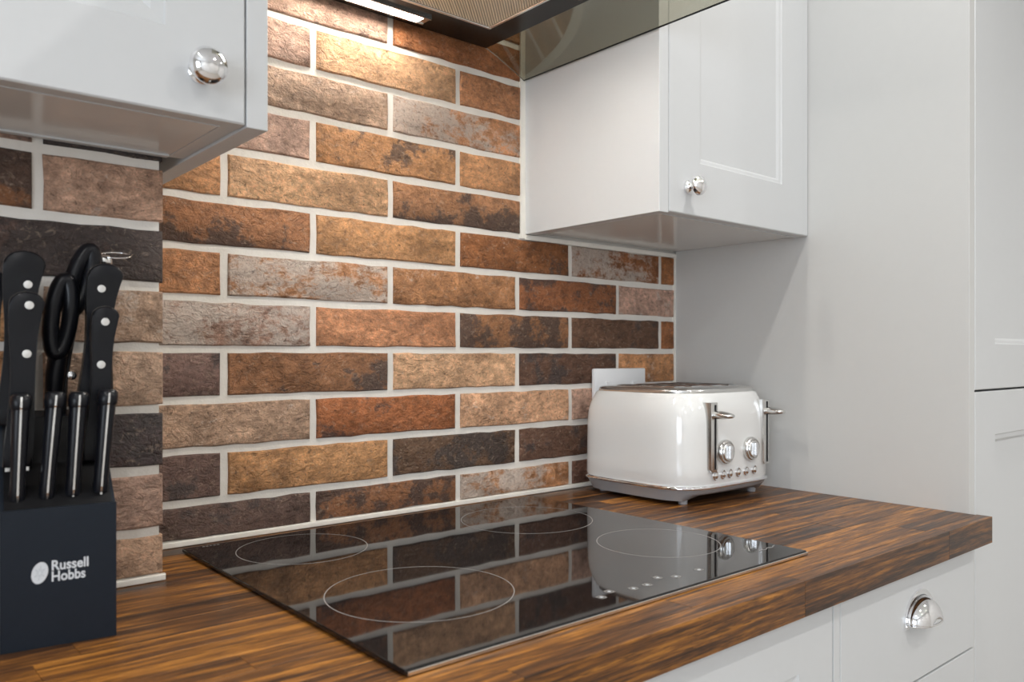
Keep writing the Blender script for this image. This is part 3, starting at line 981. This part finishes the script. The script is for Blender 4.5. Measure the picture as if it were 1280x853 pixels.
def steak_knife(label, tx, bx, ztop, zbot):
    """slim black handle, narrow side to the front, steel tang line down the middle"""
    t = thing('steak_knife', label, 'knife', tuple(KM @ Vector((bx, 0.022, zbot))), 'steak knives in the front row of the block')
    n = 20
    H = ztop - zbot
    secs = []
    cen = lambda s: bx + (tx - bx) * (s ** 1.15)
    bow = lambda s: 0.022 - 0.0025 * math.sin(math.pi * min(1, s * 1.02))
    for s, a, b in ((0.0, .0058, .0080), (0.06, .0064, .0088), (0.14, .0058, .0085), (0.35, .0060, .0085), (0.6, .0066, .0092), (0.82, .0070, .0100), (0.855, .0070, .0101)):
        secs.append((s, a, b))
    ring = lambda s, a, b: [Vector((cen(s) + a * math.copysign(abs(math.cos(u)) ** .7, math.cos(u)), bow(s) + b * math.copysign(abs(math.sin(u)) ** .7, math.sin(u)), zbot + H * s)) for u in [2 * math.pi * i / n for i in range(n)]]
    hd = kobj('handle', add_rings(bmesh.new(), [ring(*q) for q in secs]), 'handle', t, 50)
    cap = [(0.855, .0074, .0105), (0.87, .0082, .0113), (0.93, .0085, .0116), (0.975, .0080, .0110), (1.0, .0060, .0088)]
    kobj('end_cap', add_rings(bmesh.new(), [ring(*q) for q in cap]), 'handle', t, 40)
    # tang strip standing just proud of the front side
    bm = bmesh.new()
    rr = []
    for s, off in ((0.0, .0080), (0.06, .0088), (0.14, .0085), (0.35, .0085), (0.6, .0092), (0.82, .0100), (0.86, .0106), (0.875, .0113), (0.93, .0116), (0.975, .0110)):
        y = bow(s) - off
        rr.append([Vector((cen(s) + dx, yy, zbot + H * s)) for dx, yy in ((-.00075, y - .0004), (.00075, y - .0004), (.00075, y + .003), (-.00075, y + .003))])
    tg = kobj('tang', add_rings(bm, rr), 'steel', t)
    kobj('blade', box(bx - .0008, bx + .0008, 0.015, 0.029, zbot - 0.010, zbot + 0.001), 'steel', t)
    return t


for lab, tx, bx, zt, zb in (('steak knife handle at the left end of the front row, under the two riveted knives', -0.0715, -0.0745, 0.2155, 0.1235),
                            ('second steak knife handle from the left in the front row, below the scissors', -0.0455, -0.0525, 0.2165, 0.1240),
                            ('third steak knife handle from the left in the front row', -0.0275, -0.0325, 0.2160, 0.1250),
                            ('steak knife handle at the right end of the front row', -0.0040, -0.0105, 0.2175, 0.1260)):
    steak_knife(lab, tx, bx, zt, zb)


def riveted_knife(name, label, p_top, p_bot, wd, rivets, hook=1):
    """broad black scales riveted on a full steel tang; broad side to the front"""
    a, b = kw(p_top), kw(p_bot)
    t = thing(name, label, 'knife', tuple(p_bot), 'riveted knives in the block')
    y = (a.y + b.y) / 2
    H = a.z - b.z
    L, R = [], []
    n = 14
    for i in range(n + 1):
        s = i / n
        c = b.x + (a.x - b.x) * s + 0.0012 * math.sin(math.pi * s * 1.3)
        wv = wd / 2 * (0.80 + 0.10 * math.cos(math.pi * (s - 0.05) * 2) + 0.12 * s)
        hk = hook * wd * 0.16 * max(0, (s - 0.78) / 0.22) ** 2
        L.append((c - wv + hk * (0.3 if hook > 0 else 1), b.z + (H - wd * 0.42) * s))
        R.append((c + wv + hk * (1 if hook > 0 else 0.3), b.z + (H - wd * 0.42) * s))
    capn = 12
    lx, rx, zt = L[-1][0], R[-1][0], L[-1][1]
    arc = [((lx + rx) / 2 + (rx - lx) / 2 * math.cos(math.pi * i / capn), zt + (rx - lx) * 0.40 * math.sin(math.pi * i / capn)) for i in range(1, capn)]
    out = L[:1] + R + arc + list(reversed(L[1:]))
    grow = lambda k: [((x - (L[0][0] + R[0][0]) / 2) * k + (L[0][0] + R[0][0]) / 2, z + (z - b.z) * (k - 1) * 0.3) for x, z in out]
    kobj('handle_scale', prism_xz(out, y - 0.0088, y - 0.0010, 0.0022), 'handle', t, 50)
    kobj('handle_scale', prism_xz(out, y + 0.0010, y + 0.0088, 0.0022), 'handle', t, 50)
    kobj('tang', prism_xz(grow(1.012), y - 0.0010, y + 0.0010), 'dark_steel', t)
    for rx_, rz in rivets:
        q = kw((rx_, p_top[1], rz))
        kobj('rivet', lathe([(0, 0), (0.0037, 0), (0.0036, 0.0005), (0, 0.0008)], (q.x, y - 0.0087, q.z), '-Y', 20), 'steel', t)
    kobj('blade', box(b.x - 0.009, b.x + 0.009, y - 0.0008, y + 0.0008, b.z - 0.02, b.z + 0.001), 'steel', t)
    return t


riveted_knife('kitchen_knife', 'shorter riveted black knife handle at the left, in front of a taller one', (-0.2055, -0.245, 0.3045), (-0.2115, -0.245, 0.1500), 0.0245, ((-0.2024, 0.2930), (-0.2043, 0.2500)))
riveted_knife('kitchen_knife', 'tallest riveted black knife handle at the left, behind a shorter one', (-0.2030, -0.215, 0.3440), (-0.2100, -0.215, 0.1850), 0.0300, ((-0.1985, 0.3135),))
riveted_knife('kitchen_knife', 'shorter riveted black knife handle at the right of the scissors', (-0.1410, -0.245, 0.2940), (-0.1500, -0.245, 0.1500), 0.0205, ((-0.1407, 0.2800), (-0.1442, 0.2400)))
riveted_knife('kitchen_knife', 'tall riveted black knife handle below the steel ring, right of the scissors', (-0.1345, -0.215, 0.3370), (-0.1480, -0.215, 0.1850), 0.0275, ((-0.1368, 0.3130),))
riveted_knife('kitchen_knife', 'black knife handle at the far left edge of the block', (-0.2250, -0.190, 0.3270), (-0.2290, -0.190, 0.1850), 0.0220, ())

# kitchen scissors
sc_ = thing('kitchen_scissors', 'black handled kitchen scissors between the riveted knives', 'scissors', (-0.172, -0.195, 0.19))


def bow_handle(c, rx, rz, tilt, y, r):
    pts = []
    for i in range(36):
        t = 2 * math.pi * i / 36
        dx, dz = rx * math.cos(t), rz * math.sin(t)
        pts.append((c[0] + dx * math.cos(tilt) - dz * math.sin(tilt), y + 0.002 * math.sin(t), c[1] + dx * math.sin(tilt) + dz * math.cos(tilt)))
    return tube(pts, r, 12, closed=True)


h1 = obj('finger_loop', bow_handle((-0.1690, 0.2860), 0.0080, 0.036, math.radians(-7), -0.205, 0.0074), 'handle', sc_, 60)
h2 = obj('finger_loop', bow_handle((-0.1500, 0.3230), 0.0070, 0.032, math.radians(-17), -0.196, 0.0076), 'handle', sc_, 60)
obj('shank', tube([(-0.1700, -0.203, 0.2560), (-0.1735, -0.202, 0.2300), (-0.1750, -0.200, 0.1880)], [0.0085, 0.0085, 0.0075], 12), 'handle', sc_, 60)
obj('shank', tube([(-0.1565, -0.196, 0.2950), (-0.1630, -0.196, 0.2600), (-0.1680, -0.196, 0.2250), (-0.1690, -0.197, 0.1880)], [0.0065, 0.0070, 0.0070, 0.0065], 12), 'handle', sc_, 60)
obj('pivot_screw', lathe([(0, 0), (0.0042, 0), (0.0042, 0.0015), (0.002, 0.0026), (0, 0.0028)], (-0.1600, -0.2060, 0.2290), '-Y', 20), 'chrome', sc_, 40)
obj('blade', box(-0.1770, -0.1650, -0.2015, -0.1985, 0.170, 0.189), 'steel', sc_)

# sharpening steel with a hanging ring
ss = thing('sharpening_steel', 'sharpening steel with a round black handle and a wire hanging ring', 'sharpening steel', (-0.130, -0.188, 0.185))
obj('handle', lathe([(0, 0.185), (0.0090, 0.185), (0.0105, 0.21), (0.0095, 0.25), (0.0105, 0.30), (0.0115, 0.322), (0.0105, 0.333), (0.007, 0.338), (0, 0.3385)], (-0.1285, -0.186, 0.0), 'Z', 28), 'handle', ss, 50)
obj('end_ball', lathe([(0, 0.3375), (0.0055, 0.3385), (0.0078, 0.342), (0.0078, 0.346), (0.0055, 0.3495), (0, 0.3505)], (-0.1265, -0.186, 0.0), 'Z', 28), 'steel', ss, 50)
rp = []
for i in range(40):
    t = 2 * math.pi * i / 40
    rp.append((-0.1160 + 0.0145 * math.cos(t), -0.186 + 0.0120 * math.sin(t), 0.3505 + 0.0040 * math.sin(t) + 0.0012 * math.cos(t)))
obj('ring', tube(rp, 0.0008, 8, closed=True), 'chrome', ss, 60)
